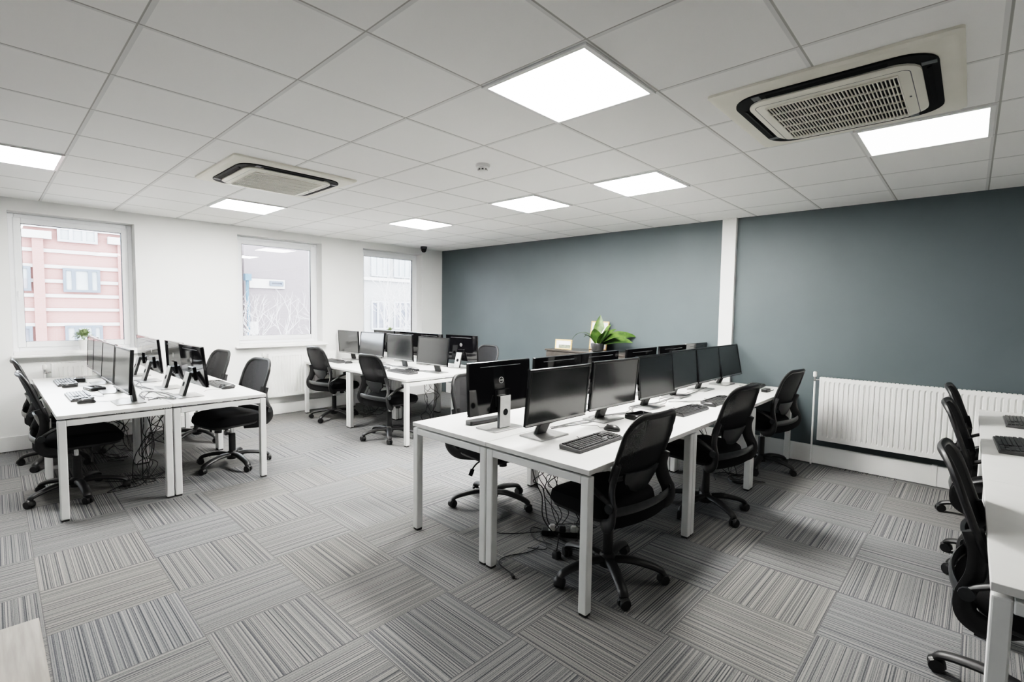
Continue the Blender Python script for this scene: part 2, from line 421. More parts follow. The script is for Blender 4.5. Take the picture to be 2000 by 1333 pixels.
for i, (x, y, lb) in enumerate(LIGHTS):
    o = L0 if i == 0 else copy_tree(L0)
    o.location = (x, y, H-.0005); o['label'] = lb
    for ch in o.children:
        if ch.name.startswith('diffuser'):
            ch.material_slots[0].link = 'OBJECT'; ch.material_slots[0].material = M[('light_soft', 'light_low', 'light', 'light', 'light_mid', 'light_mid', 'light_mid')[i]]

def air_con():
    t = thing('air_conditioner', None, 'air conditioner', group='ceiling cassette air conditioners')
    bm = B(); add_loft(bm, [(0, .93, .93, .02), (-.012, .93, .93, .02), (-.022, .90, .90, .02)]); obj('fascia', bm, 'ac', t, True)
    # dark slot ring
    def ring(bm, wo, ro, wi, ri, za, zb):
        n = 8
        o1 = rrect(wo, wo, ro, n); i1 = rrect(wi, wi, ri, n)
        V = [[bm.verts.new((x, y, z)) for x, y in p] for p, z in ((o1, za), (o1, zb), (i1, zb), (i1, za))]
        k = len(o1)
        for q in range(4):
            a, b = V[q], V[(q+1) % 4]
            for j in range(k): bm.faces.new((a[j], a[(j+1) % k], b[(j+1) % k], b[j]))
    bm = B(); ring(bm, .775, .13, .66, .10, -.022, -.030); obj('air_slot', bm, 'ac_dark', t, True)
    for a in range(4):
        r = Matrix.Rotation(a*PI/2, 3, 'Z')
        bm = B(); add_box(bm, r @ Vector((0, .357, -.031)), (.46, .022, .006), r @ Matrix.Rotation(.5, 3, 'X'), .002); obj('air_vane', bm, 'ac_dark', t)
        bm = B(); add_box(bm, r @ Vector((.27, .357, -.0305)), (.035, .05, .004), r, .001); obj('vane_bracket', bm, 'ac_vane', t)
    bm = B(); add_loft(bm, [(-.022, .665, .665, .10), (-.038, .665, .665, .10), (-.048, .635, .635, .10)]); obj('intake_panel', bm, 'ac', t, True)
    bm = B(); ring(bm, .60, .035, .594, .033, -.0475, -.0485); obj('panel_seam', bm, 'ac_vane', t)
    bm = B(); b2(bm, -.255, .255, -.26, .26, -.049, -.0475); g = obj('grille', bm, 'ac_dark', t)
    bm = B()
    n = 36
    for k in range(n+1):
        x = -.255+.51*k/n; b2(bm, x-.0023, x+.0023, -.26, .26, -.055, -.049)
    for k in range(6):
        y = -.26+.52*k/5; b2(bm, -.255, .255, y-.003, y+.003, -.0565, -.049)
    obj('slats', bm, 'ac', g)
    bm = B(); b2(bm, .275, .283, .02, .035, -.0495, -.047); obj('status_light', bm, 'ac_vane', t)
    return t
A0 = air_con(); A0.location = (-.535, 2.905, H); A0['label'] = 'large cream air conditioner cassette with clearly visible slatted grille over the radiator side'
A1 = copy_tree(A0); A1.location = (-4.22, 1.68, H); A1.rotation_euler = (0, 0, PI/2); A1['label'] = 'cream air conditioner cassette in the ceiling between first and middle window'

t = thing('smoke_detector', 'small white round smoke detector on the ceiling above the aisle', 'smoke detector', (-2.651, 2.512, H))
bm = B(); add_lathe(bm, [(.052, 0), (.052, -.012), (.046, -.02), (.034, -.022)], seg=24); obj('detector_base', bm, 'trim', t, True)
bm = B(); add_lathe(bm, [(.030, -.022), (.034, -.03), (.032, -.046), (.02, -.052), (.002, -.053)], seg=20); obj('detector_head', bm, 'trim', t, True)
bm = B()
for k in range(8):
    a = k*PI/4; add_box(bm, (.033*math.cos(a), .033*math.sin(a), -.037), (.004, .014, .010), Matrix.Rotation(a, 3, 'Z'))
obj('smoke_inlets', bm, 'dome', t)
t = thing('dome_camera', 'dark grey dome security camera under the ceiling in the white corner', 'security camera', (-6.80, 5.10, H))
bm = B(); add_lathe(bm, [(.052, 0), (.055, -.015), (.052, -.04)], seg=24); obj('camera_collar', bm, 'dome', t, True)
bm = B(); add_lathe(bm, [(.047, -.04), (.046, -.055), (.038, -.08), (.022, -.096), (.002, -.10)], seg=24); obj('dome_cover', bm, 'black_gloss', t, True)

# ------------------------------------------------------------------ radiators
def radiator(label, loc, L, Hh, rotz, valve=None, pitch=.04):
    """local: length along +x from 0, front toward -y, wall at y=.10"""
    t = thing('radiator', label, 'radiator', loc, rotz, 'white panel radiators')
    bm = B()
    n = int(L/pitch); pr = []
    for k in range(n):
        x = .02+(L-.04)*k/n; d = (L-.04)/n
        pr += [(x, 0), (x+d*.55, 0), (x+d*.68, .010), (x+d*.87, .010)]
    pr.append((L-.02, 0))
    lo, hi = .035, Hh-.035
    rows = [(0, -1), (lo, -1), (lo+.02, 0), (hi-.02, 0), (hi, -1), (Hh, -1)]
    V = [[bm.verts.new((x, (y if f == 0 else 0), z)) for x, y in pr] for z, f in rows]
    for a, b in zip(V, V[1:]):
        for k in range(len(pr)-1): bm.faces.new((a[k], a[k+1], b[k+1], b[k]))
    obj('front_panel', bm, 'rad', t)
    bm = B(); b2(bm, 0, .02, 0, .06, 0, Hh, .004); obj('side_panel', bm, 'rad', t)
    bm = B(); b2(bm, L-.02, L, 0, .06, 0, Hh, .004); obj('side_panel', bm, 'rad', t)
    bm = B(); b2(bm, .02, L-.02, .04, .06, .01, Hh-.01); obj('rear_panel', bm, 'rad', t)
    bm = B()
    for k in range(int(L/.03)): b2(bm, .025+k*.03, .045+k*.03, .004, .056, Hh-.006, Hh)
    obj('top_grille', bm, 'rad', t)
    bm = B(); b2(bm, .15, .19, .06, .098, .08, Hh-.08); b2(bm, L-.19, L-.15, .06, .098, .08, Hh-.08); obj('wall_bracket', bm, 'rad', t)
    if valve:
        vx, zt, zf = valve
        bm = B(); add_lathe(bm, [(.014, 0), (.017, .005), (.017, .045), (.013, .052)], (vx, .03, zt), 14); vv = obj('valve_head', bm, 'plug', t, True)
        bm = B(); add_tube(bm, [(vx, .03, zt), (vx, .03, zt-.045)], .010, 10, 1); add_tube(bm, [(vx, .03, zt-.03), (.004, .03, zt-.03)], .009, 10, 1); obj('valve_body', bm, 'chrome', t, True)
        bm = B(); add_tube(bm, [(vx, .03, zt-.045), (vx, .03, zf)], .0085, 10, 1); obj('feed_pipe', bm, 'trim', t, True)
    return t
radiator('long white radiator low on the slate blue wall', (-1.066, WY-.10, .262), 1.95, .628, 0, (-.045, .675-.05, -.26))
radiator('white radiator under the middle window', (WX+.10, 2.635, .262), .98, .605, PI/2, (-.06, .565, -.26))
radiator('white radiator under the first window, mostly behind the desk', (WX+.10, .47, .262), .62, .62, PI/2, (-.05, .56, -.26))

# ------------------------------------------------------------------ desks
def desk(label, x0, x1, y0, y1, axis, group, top='desk'):
    t = thing('office_desk', label, 'desk', ((x0+x1)/2, (y0+y1)/2, 0), group=group)
    hx, hy = (x1-x0)/2-.001, (y1-y0)/2-.001
    bm = B(); b2(bm, -hx, hx, -hy, hy, DT-.026, DT, .0015, 1); obj('desktop', bm, top, t)
    L = .048; q = .002
    for sx in (-1, 1):
        for sy in (-1, 1):
            cx, cy = sx*(hx-L/2-q), sy*(hy-L/2-q)
            bm = B(); b2(bm, cx-L/2, cx+L/2, cy-L/2, cy+L/2, .012, DT-.038, .006); lg = obj('leg', bm, 'desk_edge', t)
            bm = B(); b2(bm, cx-L/2+.004, cx+L/2-.004, cy-L/2+.004, cy+L/2-.004, .0, .012); obj('foot', bm, 'foot', lg)
    for s in (-1, 1):
        bm = B()
        if axis == 'y': b2(bm, -hx+L+q, hx-L-q, s*(hy-L-q), s*(hy-q), DT-.078, DT-.038, .004)
        else: b2(bm, s*(hx-L-q), s*(hx-q), -hy+L+q, hy-L-q, DT-.078, DT-.038, .004)
        obj('crossbar', bm, 'desk_edge', t)
    for s in (-1, 1):
        bm = B()
        if axis == 'y': b2(bm, s*hx*.55-.02, s*hx*.55+.02, -hy+L, hy-L, DT-.066, DT-.026, .003)
        else: b2(bm, -hx+L, hx-L, s*hy*.55-.02, s*hy*.55+.02, DT-.066, DT-.026, .003)
        obj('support_rail', bm, 'desk_edge', t)
    bm = B()
    for sx in (-.8, .8):
        for sy in (-.8, .8): b2(bm, sx*hx-.012, sx*hx+.012, sy*hy-.012, sy*hy+.012, DT-.040, DT-.026)
    obj('spacer', bm, 'foot', t)
    return t
g = 'white bench desks of the central bank'
YS = (1.955, 3.190, 4.425, 5.655)
NAME = ('closest to the camera', 'middle of three', 'touching the blue wall')
for i in range(3):
    desk('white bench desk of the central bank on the radiator side, %s' % NAME[i], -2.012, -1.300, YS[i], YS[i+1], 'y', g)
    desk('white bench desk of the central bank on the windows side, %s' % NAME[i], -2.726, -2.016, YS[i], YS[i+1], 'y', g)
g = 'white bench desks under the first window'
XS = (-4.500, -5.715, -6.925)
for i in range(2):
    desk('white bench desk of the first-window bank, camera-end, carrying the edge-on screens' if i == 0 else 'white bench desk of the first-window bank, window-end, carrying the edge-on screens', XS[i+1], XS[i], .316, .982, 'x', g)
    desk('white bench desk of the first-window bank, camera-end, carrying the mirror-backed monitors' if i == 0 else 'white bench desk of the first-window bank, window-end, carrying the mirror-backed monitors', XS[i+1], XS[i], .985, 1.678, 'x', g)
g = 'white bench desks in the far corner'
XM = (-4.415, -5.659, -6.890)
for i in range(2):
    desk('white bench desk of the corner bank, aisle side, %s' % ('end toward the central desks' if i == 0 else 'end toward the window'), XM[i+1], XM[i], 3.083, 3.800, 'x', g)
    desk('white bench desk of the corner bank, blue wall side, %s' % ('end toward the central desks' if i == 0 else 'end toward the window'), XM[i+1], XM[i], 3.803, 4.525, 'x', g)
g = 'white desks in the row before the long radiator'
for i in range(3):
    desk(('white desk at the picture edge, first of its row, no keyboard on it', 'white desk at the picture edge, second of its row, with a whole keyboard', 'white desk at the picture edge, third of its row, against the radiator')[i], .080, .80, YS[i], min(YS[i+1], 5.598), 'y', g)
# bleached wood desk beside the camera
t = thing('wood_desk', 'pale bleached wood desk corner at the bottom edge of the picture', 'desk', (-1.0, -.6, 0))
bm = B(); b2(bm, -.62, .2, -.6, .668, DT-.025, DT, .0015, 1); obj('desktop', bm, 'bleached', t)
for sx, sy in ((-.55, .58), (.16, .58), (-.55, -.55), (.16, -.55)):
    bm = B(); b2(bm, sx-.024, sx+.024, sy-.024, sy+.024, 0, DT-.025, .005); obj('leg', bm, 'desk_edge', t)
bm = B(); b2(bm, -.52, .13, -.52, .55, DT-.06, DT-.025); obj('under_frame', bm, 'desk_edge', t)

# ------------------------------------------------------------------ office chair (faces local +Y)
def yb(z): return -.168-.34*(z-.62)
def make_chair():
    t = thing('office_chair', None, 'office chair', group='black mesh-back office chairs')
    bm = B(); add_lathe(bm, [(.030, .062), (.046, .07), (.05, .10), (.045, .13), (.034, .142)], seg=18); obj('base_hub', bm, 'plastic', t, True)
    base = t
    for k in range(5):
        a = 2*PI*k/5; d = Vector((math.cos(a), math.sin(a), 0))
        bm = B()
        add_tube(bm, [d*.03+Vector((0, 0, .108)), d*.12+Vector((0, 0, .114)), d*.22+Vector((0, 0, .098)), d*.285+Vector((0, 0, .078)), d*.306+Vector((0, 0, .058))], .034, 10, 4, .62, r2=.025)
        lg = obj('leg', bm, 'plastic', t, True); lg['star'] = k
        bm = B(); rr = Matrix.Rotation(a+.5+k*1.1, 3, 'Z'); c = d*.306
        for s in (-1, 1):
            add_lathe(bm, [(.012, -.010), (.026, -.010), (.0285, -.006), (.0285, .006), (.026, .010), (.012, .010)], c+rr @ Vector((0, s*.015, .0285)), 16, rr @ Matrix.Rotation(PI/2, 3, 'X'))
        add_tube(bm, [c+rr @ Vector((-.030, 0, .024)), c+rr @ Vector((-.024, 0, .047)), c+rr @ Vector((0, 0, .060)), c+rr @ Vector((.024, 0, .046))], .020, 8, 3, .28)
        add_tube(bm, [c+Vector((0, 0, .05)), c+Vector((0, 0, .072))], .008, 8, 1)
        obj('caster', bm, 'caster', lg, True)
    bm = B(); add_lathe(bm, [(.029, .13), (.029, .30), (.026, .31)], seg=16); gl = obj('gas_lift', bm, 'plastic', t, True)
    bm = B(); add_lathe(bm, [(.015, .30), (.015, .395)], seg=12); obj('piston', bm, 'chrome', gl, True)
    bm = B(); add_loft(bm, [(.372, .10, .16, .02), (.385, .15, .26, .03), (.415, .20, .30, .03)], lambda p: (p.x, p.y+.02, p.z)); mc = obj('seat_mechanism', bm, 'plastic', t, True)
    bm = B(); add_tube(bm, [(.07, .05, .392), (.17, .06, .388), (.225, .065, .362), (.245, .066, .338)], .006, 8, 4); add_tube(bm, [(.24, .066, .345), (.25, .066, .322), (.262, .066, .300)], .020, 8, 3, .35, up=(0, 1, 0)); obj('height_lever', bm, 'plastic', mc, True)
    bm = B(); add_tube(bm, [(0, .12, .385), (0, .125, .335)], .03, 12, 1); obj('tension_knob', bm, 'plastic', mc, True)
    def seatf(p):
        y = p.y*.92+.045; z = p.z
        f = max(0, (y-.12)/.17); z -= .030*f*f if p.z > .44 else .012*f*f
        z += .012*max(0, (abs(p.x)-.12)/.13)**2 if p.z > .48 else 0
        w = 1-.10*max(0, (-y-.05)/.2)
        return (p.x*w, y, z)
    bm = B(); add_loft(bm, [(.408, .44, .44, .10), (.418, .48, .48, .12), (.432, .485, .485, .12)], seatf); obj('seat_pan', bm, 'plastic', t, True)
    bm = B(); add_loft(bm, [(.430, .48, .48, .12), (.440, .505, .505, .13), (.470, .515, .515, .13), (.495, .505, .505, .13), (.510, .47, .47, .12), (.516, .40, .40, .11), (.518, .22, .22, .06)], seatf); obj('seat_cushion', bm, 'fabric', t, True)
    # upper back: frame loop and mesh
    zt, zb = .985, .650
    def bp(u, z, bow=1.0):      # u in -1..1 across
        hw = .212-.012*max(0, (z-.85)/.2)
        return Vector((u*hw, yb(z)-.030*(1-u*u)*bow+.01, z))
    loop = []
    rc = .092
    for k in range(9): loop.append((-1, zb+(zt-rc-zb)*k/8))
    pts = [bp(-1, z) for _, z in loop]
    for k in range(1, 7):
        a = PI-PI/2*k/6; x = -.20+rc+rc*math.cos(a); z = zt-rc+rc*math.sin(a); pts.append(Vector((x, yb(z)-.030*(1-(x/.2)**2)+.01, z)))
    for k in range(1, 6):
        x = -(.20-rc)+2*(.20-rc)*k/5; pts.append(Vector((x, yb(zt)-.030*(1-(x/.2)**2)+.01, zt)))
    for k in range(1, 7):
        a = PI/2-PI/2*k/6; x = .20-rc+rc*math.cos(a); z = zt-rc+rc*math.sin(a); pts.append(Vector((x, yb(z)-.030*(1-(x/.2)**2)+.01, z)))
    for _, z in loop[::-1][1:]: pts.append(bp(1, z))
    for k in range(1, 8):
        u = 1-2*k/8; pts.append(bp(u, zb-.0))
    bm = B(); add_tube(bm, pts, .0165, 10, 1, .75, up=(0, 1, 0), closed=True); bf = obj('back_frame', bm, 'plastic', t, True)
    bm = B(); add_tube(bm, pts[8:-14][3:-2], .019, 10, 1, .9, up=(0, 1, 0)) if False else None
    def mf(u, v):
        z = zb+(zt-zb)*v; uu = -1+2*u
        hw = 1.0
        if z > zt-rc: hw = (.20-rc+math.sqrt(max(0, rc*rc-(z-zt+rc)**2)))/.20
        return bp(uu*hw, z)+Vector((0, .006, 0))
    bm.free(); bm = B(); add_grid(bm, mf, 10, 16, (0, -.008, 0)); obj('back_mesh', bm, 'mesh', bf, True)
    # lumbar support: U-shaped plate behind the mesh
    def lf(u, v):
        x = (-1+2*u)*(.15-.075*(1-v)**2); z = .555+.125*v+(.018*(abs(-1+2*u)**2) if v < .5 else 0)
        return Vector((x, yb(z)-.052+.025*(x/.15)**2, z))
    bm = B(); add_grid(bm, lf, 10, 6, (0, .014, 0)); obj('lumbar_support', bm, 'plastic_g', t, True)
    # lower frame: two flaring wings and a crossband
    for s in (-1, 1):
        bm = B()
        add_tube(bm, [(s*.206, yb(.74)+.002, .74), (s*.210, yb(.67)-.004, .67), (s*.232, -.192, .59), (s*.252, -.218, .51), (s*.250, -.205, .445), (s*.22, -.14, .405), (s*.12, -.05, .395)], .036, 10, 5, .42, up=(s*.8, .6, 0))
        obj('back_wing', bm, 'plastic', t, True)
        bm = B()
        add_tube(bm, [(s*.250, -.215, .53), (s*.270, -.17, .57), (s*.280, -.08, .612), (s*.282, .02, .632), (s*.280, .15, .640)], .021, 10, 5, .55)
        ar = obj('armrest', bm, 'plastic', t, True)
        bm = B(); add_loft(bm, [(.640, .055, .24, .024), (.650, .066, .255, .03), (.660, .060, .245, .028)], lambda p, s=s: (p.x+s*.280, p.y+.085, p.z-.004)); obj('arm_pad', bm, 'plastic_g', ar, True)
        bm = B(); add_tube(bm, [(s*.240, -.212, .53), (s*.284, -.212, .53)], .024, 12, 1); obj('arm_pivot', bm, 'plastic_g', ar, True)
    bm = B(); add_tube(bm, [(s*.25*k/4, -.222-.035*(1-(k/4)**2), .505) for s, k in ((-1, 4), (-1, 3), (-1, 2), (-1, 1), (1, 0), (1, 1), (1, 2), (1, 3), (1, 4))], .024, 8, 3, .35, up=(0, 1, 0)); obj('crossband', bm, 'plastic_g', t, True)
    def bf2(u, v):
        x = (-1+2*u)*.235; z = .415+.075*v
        return Vector((x, -.212-.035*(1-(x/.235)**2), z))
    bm = B(); add_grid(bm, bf2, 10, 4, (0, .03, 0)); obj('lower_back_pad', bm, 'fabric', t, True)
    return t
CH = [  # hub x, y, heading (deg), star offset (deg), label
 (-1.440, 2.370, 174, 30, 'black mesh office chair nearest the camera, pushed in at the central bank, closest corner'),
 (-1.418, 3.717, 170, 43, 'second black mesh office chair along the radiator side of the central desks'),
 (-1.440, 5.150, 172, -10, 'third black mesh office chair, beside the radiator pipe at the central desks'),
 (-2.640, 2.640, -6, 18, 'black mesh office chair on the window side of the central bank, seen under the desktop'),
 (-5.110, .468, 90, 5, 'black mesh office chair in side view at the first-window bank, camera-end'),
 (-6.270, .475, 90, 30, 'black mesh office chair half hidden behind another, under the first window wall'),
 (-5.060, 1.570, -80, 6, 'black mesh office chair facing us beside the middle radiator, lever showing'),
 (-6.300, 1.600, -80, 20, 'black mesh office chair facing us, only its rounded back seen over the first-window bank'),
 (-6.300, 3.230, 95, 11, 'black mesh office chair at the corner bank, close to the middle window radiator'),
 (-4.900, 3.190, 94, -33, 'black mesh office chair at the corner bank, behind its white end leg'),
 (-5.080, 4.700, -88, 60, 'black mesh office chair beyond the corner bank, grey back against the blue wall'),
 (.250, 2.600, 0, 158, 'black mesh office chair at the picture edge, first and largest of three'),
 (.215, 4.000, -2, 148, 'black mesh office chair at the picture edge, second of three'),
 (.200, 4.940, -2, 170, 'black mesh office chair at the picture edge, third and closest to the radiator')]
protoC = make_chair()
for i, (x, y, hd, st, lb) in enumerate(CH):
    o = protoC if i == 0 else copy_tree(protoC)
    rz = math.radians(hd-90); o.location = (x, y, 0); o.rotation_euler = (0, 0, rz); o['label'] = lb
    for ch in o.children:                      # the swivelling star base
        if 'star' in ch.keys(): ch.rotation_euler = (0, 0, math.radians(st)-rz)
for o in bpy.data.objects:
    if 'star' in o.keys(): del o['star']

# ------------------------------------------------------------------ monitors (screen faces local +Y, origin on the desk under the screen)
def letters(bm, word, cx, cz, h, y, mirror=1):
    """block letters built from thin bars"""
    S = {'D': [(0, 0, 0, 1), (0, 1, .55, 1), (0, 0, .55, 0), (.55, 1, .75, .75), (.75, .75, .75, .25), (.75, .25, .55, 0)],
         'E': [(0, 0, 0, 1), (0, 1, .7, 1), (0, .5, .6, .5), (0, 0, .7, 0)], 'L': [(0, 0, 0, 1), (0, 0, .65, 0)]}
    w = .95*h; tot = w*len(word); x = -tot/2+.1*h
    for ch in word:
        for xa, za, xb, zb in S[ch]:
            a = Vector((cx+mirror*(x+xa*h), y, cz+(za-.5)*h)); b = Vector((cx+mirror*(x+xb*h), y, cz+(zb-.5)*h)); d = b-a
            ang = math.atan2(d.z, d.x)
            add_box(bm, (a+b)/2, (d.length+.16*h, .0012, .2*h), Matrix.Rotation(-ang, 3, 'Y'))
        x += w
MW, MH, MZ = .556, .336, .262       # panel size and height of its centre above the desk
def make_monitor(tilt, back, lat=0):
    t = thing('monitor', None, 'monitor', group='black computer monitors')
    R = Matrix.Rotation(tilt, 3, 'X'); c = Vector((0, 0, MZ))
    def put(p): return c+R @ Vector(p)
    def tb(bm, x0, x1, y0, y1, z0, z1, bev=0): add_box(bm, put(((x0+x1)/2, (y0+y1)/2, (z0+z1)/2)), (x1-x0, y1-y0, z1-z0), R, bev)
    w, h = MW/2, MH/2
    bm = B(); tb(bm, -w, w, -.022, -.002, -h, h, .003); sh = obj('back_shell', bm, 'black_gloss', t)
    bm = B(); tb(bm, -.062, .062, -.036, -.020, -.13, -.015, .006); obj('rear_housing', bm, 'black_gloss', sh)
    bm = B(); tb(bm, -w*.66, w*.66, -.0226, -.0218, h-.034, h-.030); obj('vent_line', bm, 'ac_vane', sh)
    bm = B(); tb(bm, -w, w, -.004, .003, h-.014, h, .0015); tb(bm, -w, -w+.013, -.004, .003, -h+.016, h-.014); tb(bm, w-.013, w, -.004, .003, -h+.016, h-.014); tb(bm, -w, w, -.004, .003, -h, -h+.005); obj('bezel', bm, 'bezel', t)
    bm = B(); tb(bm, -w+.001, w-.001, -.004, .0025, -h+.004, -h+.017, .001); obj('chin', bm, 'dsilver', t)
    bm = B(); tb(bm, -w+.013, w-.013, -.003, .0005, -h+.016, h-.014); obj('screen', bm, 'screen', t)
    # emblem on the back
    bm = B(); n = 28; ri, ro = .0175, .0208
    V = [[bm.verts.new(put((r*math.cos(2*PI*k/n), y, .042+r*math.sin(2*PI*k/n)))) for k in range(n)] for r, y in ((ro, -.0215), (ro, -.0232), (ri, -.0232), (ri, -.0215))]
    for q in range(4):
        for k in range(n): bm.faces.new((V[q][k], V[q][(k+1) % n], V[(q+1) % 4][(k+1) % n], V[(q+1) % 4][k]))
    b3 = B(); letters(b3, 'DELL', 0, .042, .0088, -.0226, -1)
    for v in b3.verts: v.co = put(v.co)
    me = bpy.data.meshes.new('tmp'); b3.to_mesh(me); b3.free(); bm.from_mesh(me); bpy.data.meshes.remove(me)
    obj('emblem', bm, 'silver', sh)
    # stand
    fb = -back
    bm = B(); add_loft(bm, [(.0, .255, .185, .008), (.006, .255, .185, .008), (.008, .251, .181, .008)], lambda p: (p.x+lat, p.y+fb, p.z)); obj('stand_base', bm, 'dsilver', t)
    top = put((0, -.045, -.060)); bot = Vector((lat, fb-.035, .008))
    ax = (top-bot); L = ax.length; ax.normalize(); sx = Vector((1, 0, 0)); yv = ax.cross(sx).normalized(); RR = Matrix((sx, yv, ax)).transposed()
    bm = B(); add_box(bm, (top+bot)/2+yv*0, (.092, .024, L), RR, .004); rs = obj('riser', bm, 'plastic', t)
    bm = B(); add_box(bm, (top+bot)/2-yv*.0145 if yv.y > 0 else (top+bot)/2+yv*.0145, (.092, .006, L), RR, .002); rb = obj('riser_back', bm, 'silver', rs)
    bm = B(); hc = bot+ax*(L*.48)+(-yv if yv.y > 0 else yv)*.0182
    add_lathe(bm, [(.001, -.001), (.021, -.001), (.021, .001), (.001, .001)], hc, 20, Matrix((sx, ax, -yv)).transposed()); obj('cable_hole', bm, 'ac_dark', rs)
    return t
# (x, y, facing deg, tilt deg, stand setback, label)
bankN = 'black monitor facing the radiator side in the central bank'
MON = [
 (-1.790, 2.356, -2.4, -5.7, .085, .04, 'large-looking blank black monitor on the central desks, keyboard in front, closest to the camera'),
 (-1.800, 3.010, -2.5, -5.2, .075, .03, 'blank black monitor with a black dock under its corner on the central desks'),
 (-1.805, 3.642, -1.5, 6.2, .075, 0, 'blank black monitor on the central desks, third along the radiator side'),
 (-1.866, 4.310, 1.2, 4.0, .075, 0, 'blank black monitor on the central desks, fourth along the radiator side'),
 (-1.868, 4.870, .1, 6.5, .075, 0, 'blank black monitor on the central desks, fifth along the radiator side'),
 (-1.865, 5.430, -.7, 11.0, .075, 0, 'tilted blank black monitor ending the radiator side row, next to the white pillar'),
 (-2.257, 2.308, 178.6, -2.4, .050, -.04, 'black monitor turned away, glossy back with round emblem and silver stand, central desks'),
 (-2.250, 2.910, 179.5, 2.9, .050, 0, 'black monitor turned away, second along the windows side of the central desks'),
 (-2.250, 3.475, 180.5, 2.9, .050, 0, 'black monitor turned away in front of the leafy plant, central desks'),
 (-2.250, 4.177, 179.5, 2.9, .050, 0, 'black monitor turned away, fourth along the windows side of the central desks'),
 (-2.250, 4.830, 177.5, 2.9, .050, 0, 'black monitor turned away, fifth along the windows side of the central desks'),
 (-2.250, 5.420, 179.4, 2.9, .050, 0, 'black monitor turned away, only its top corner seen beside the pillar'),
 (-6.730, 3.675, -89.1, -3.2, .06, 0, 'grey-looking blank monitor in the corner bank, first from the window'),
 (-6.146, 3.710, -86.4, 5.4, .06, 0, 'mauve-tinted blank monitor in the corner bank, second from the window'),
 (-5.416, 3.676, -89.3, -2.2, .06, 0, 'blank monitor behind a chair in the corner bank, third from the window'),
 (-4.707, 3.660, -87.8, 5.9, .06, 0, 'flat dark grey blank monitor in the corner bank, fourth from the window'),
 (-4.880, 4.288, 94.9, 2.3, .06, 0, 'monitor turned away with round emblem and silver stand, at the corner bank end'),
 (-5.480, 4.230, 90, 3, .06, 0, 'monitor turned away in the corner bank, only its top between two screens showing'),
 (-6.050, 4.250, 90, 3, .06, 0, 'black monitor turned away in the corner bank, top edge below the far window'),
 (-6.640, 4.250, 90, 3, .06, 0, 'black monitor turned away in the corner bank, top edge nearest the window wall'),
 (-4.800, .722, -89.1, 3.2, .035, 0, 'blank monitor seen almost edge-on, with its whole base showing, first-window bank'),
 (-5.474, .728, -89.5, 3.7, .035, 0, 'blank monitor seen almost edge-on, second from the camera-end of the first-window bank'),
 (-6.122, .742, -89.9, 3.0, .035, 0, 'blank monitor seen almost edge-on, third from the camera-end of the first-window bank'),
 (-6.682, .760, -90, 2.5, .035, 0, 'blank monitor seen almost edge-on, in front of the small potted plant'),
 (-4.830, 1.220, 92.4, 5.9, .06, 0, 'monitor turned away with mirror-like back, beside the keyboard at the first-window bank'),
 (-5.410, 1.220, 90.4, 2.9, .06, 0, 'monitor turned away, second in the mirror-backed row of the first-window bank'),
 (-6.040, 1.178, 89.5, 4.8, .06, 0, 'monitor turned away with pale reflections, third in the first-window bank'),
 (-6.600, 1.195, 88.9, 2.9, .06, 0, 'monitor turned away with pale reflections, last before the wall in the first-window bank')]
cache = {}
for x, y, f, tl, bk, lat, lb in MON:
    key = (tl, bk, lat)
    if key not in cache: cache[key] = make_monitor(-math.radians(-tl), bk, lat); o = cache[key]
    else: o = copy_tree(cache[key])
    o.location = (x, y, DI); o.rotation_euler = (0, 0, math.radians(f-90)); o['label'] = lb

# ------------------------------------------------------------------ keyboards and mice
def make_keyboard():
    t = thing('keyboard', None, 'keyboard', group='black full-size keyboards')
    bm = B(); add_loft(bm, [(.0, .446, .140, .006), (.010, .450, .144, .008), (.016, .446, .140, .007)], lambda p: (p.x, p.y, p.z+(.010*(p.y+.07)/.14 if p.z > .001 else 0))); obj('keyboard_body', bm, 'kbd', t)
    bm = B(); k = .0192
    blocks = [(-.212, 15), (.096, 3), (.158, 3)]
    for row in range(6):
        y = -.052+row*k+(.006 if row == 5 else 0)
        for bi, (x0, n) in enumerate(blocks):
            if bi == 1 and row in (2,): continue
            cnt = n if bi < 2 else (3 if row < 5 else 0)
            i = 0
            while i < cnt:
                wd = 1
                if bi == 0 and row == 0 and i == 4: wd = 6
                if bi == 0 and row in (1, 2, 3) and i in (0, 13): wd = 2 if i == 0 else 1
                if bi == 1 and row == 1 and i != 1: i += 1; continue
                add_box(bm, (x0+(i+wd/2)*k, y, .0195+.010*(y+.07)/.14), (k*wd-.0035, k-.0035, .007), None)
                i += wd
    b2(bm, -.214, .218, -.064, .064, .0165, .0185); obj('keys', bm, 'key', t)
    bm = B(); add_tube(bm, [(.0, .07, .012), (.01, .10, .004), (.04, .12, .003), (.06, .15, .003)], .0022, 6, 6); obj('keyboard_cable', bm, 'gcable', t, True)
    return t
def make_mouse():
    t = thing('computer_mouse', None, 'computer mouse', group='black wired mice')
    def mfn(p):
        y = p.y
        return (p.x*(1-.12*(y/.055)**2), y, p.z*(1-.30*(y/.058)**2-.10*(y/.058)))
    bm = B(); add_loft(bm, [(0, .056, .108, .026), (.010, .062, .114, .029), (.020, .060, .108, .028), (.029, .050, .090, .024), (.035, .032, .060, .015), (.0365, .012, .024, .005)], mfn); obj('mouse_body', bm, 'mouse', t, True)
    bm = B(); add_lathe(bm, [(.003, -.004), (.010, -.003), (.010, .003), (.003, .004)], (0, .030, .0255), 12, Matrix.Rotation(PI/2, 3, 'Y')); obj('scroll_wheel', bm, 'kbd', t, True)
    bm = B(); add_tube(bm, [(0, .052, .008), (-.005, .085, .003), (.03, .12, .003), (.015, .17, .003), (-.04, .21, .003)], .0018, 6, 6); obj('mouse_cable', bm, 'gcable', t, True)
    return t
K0, MS0 = make_keyboard(), make_mouse()
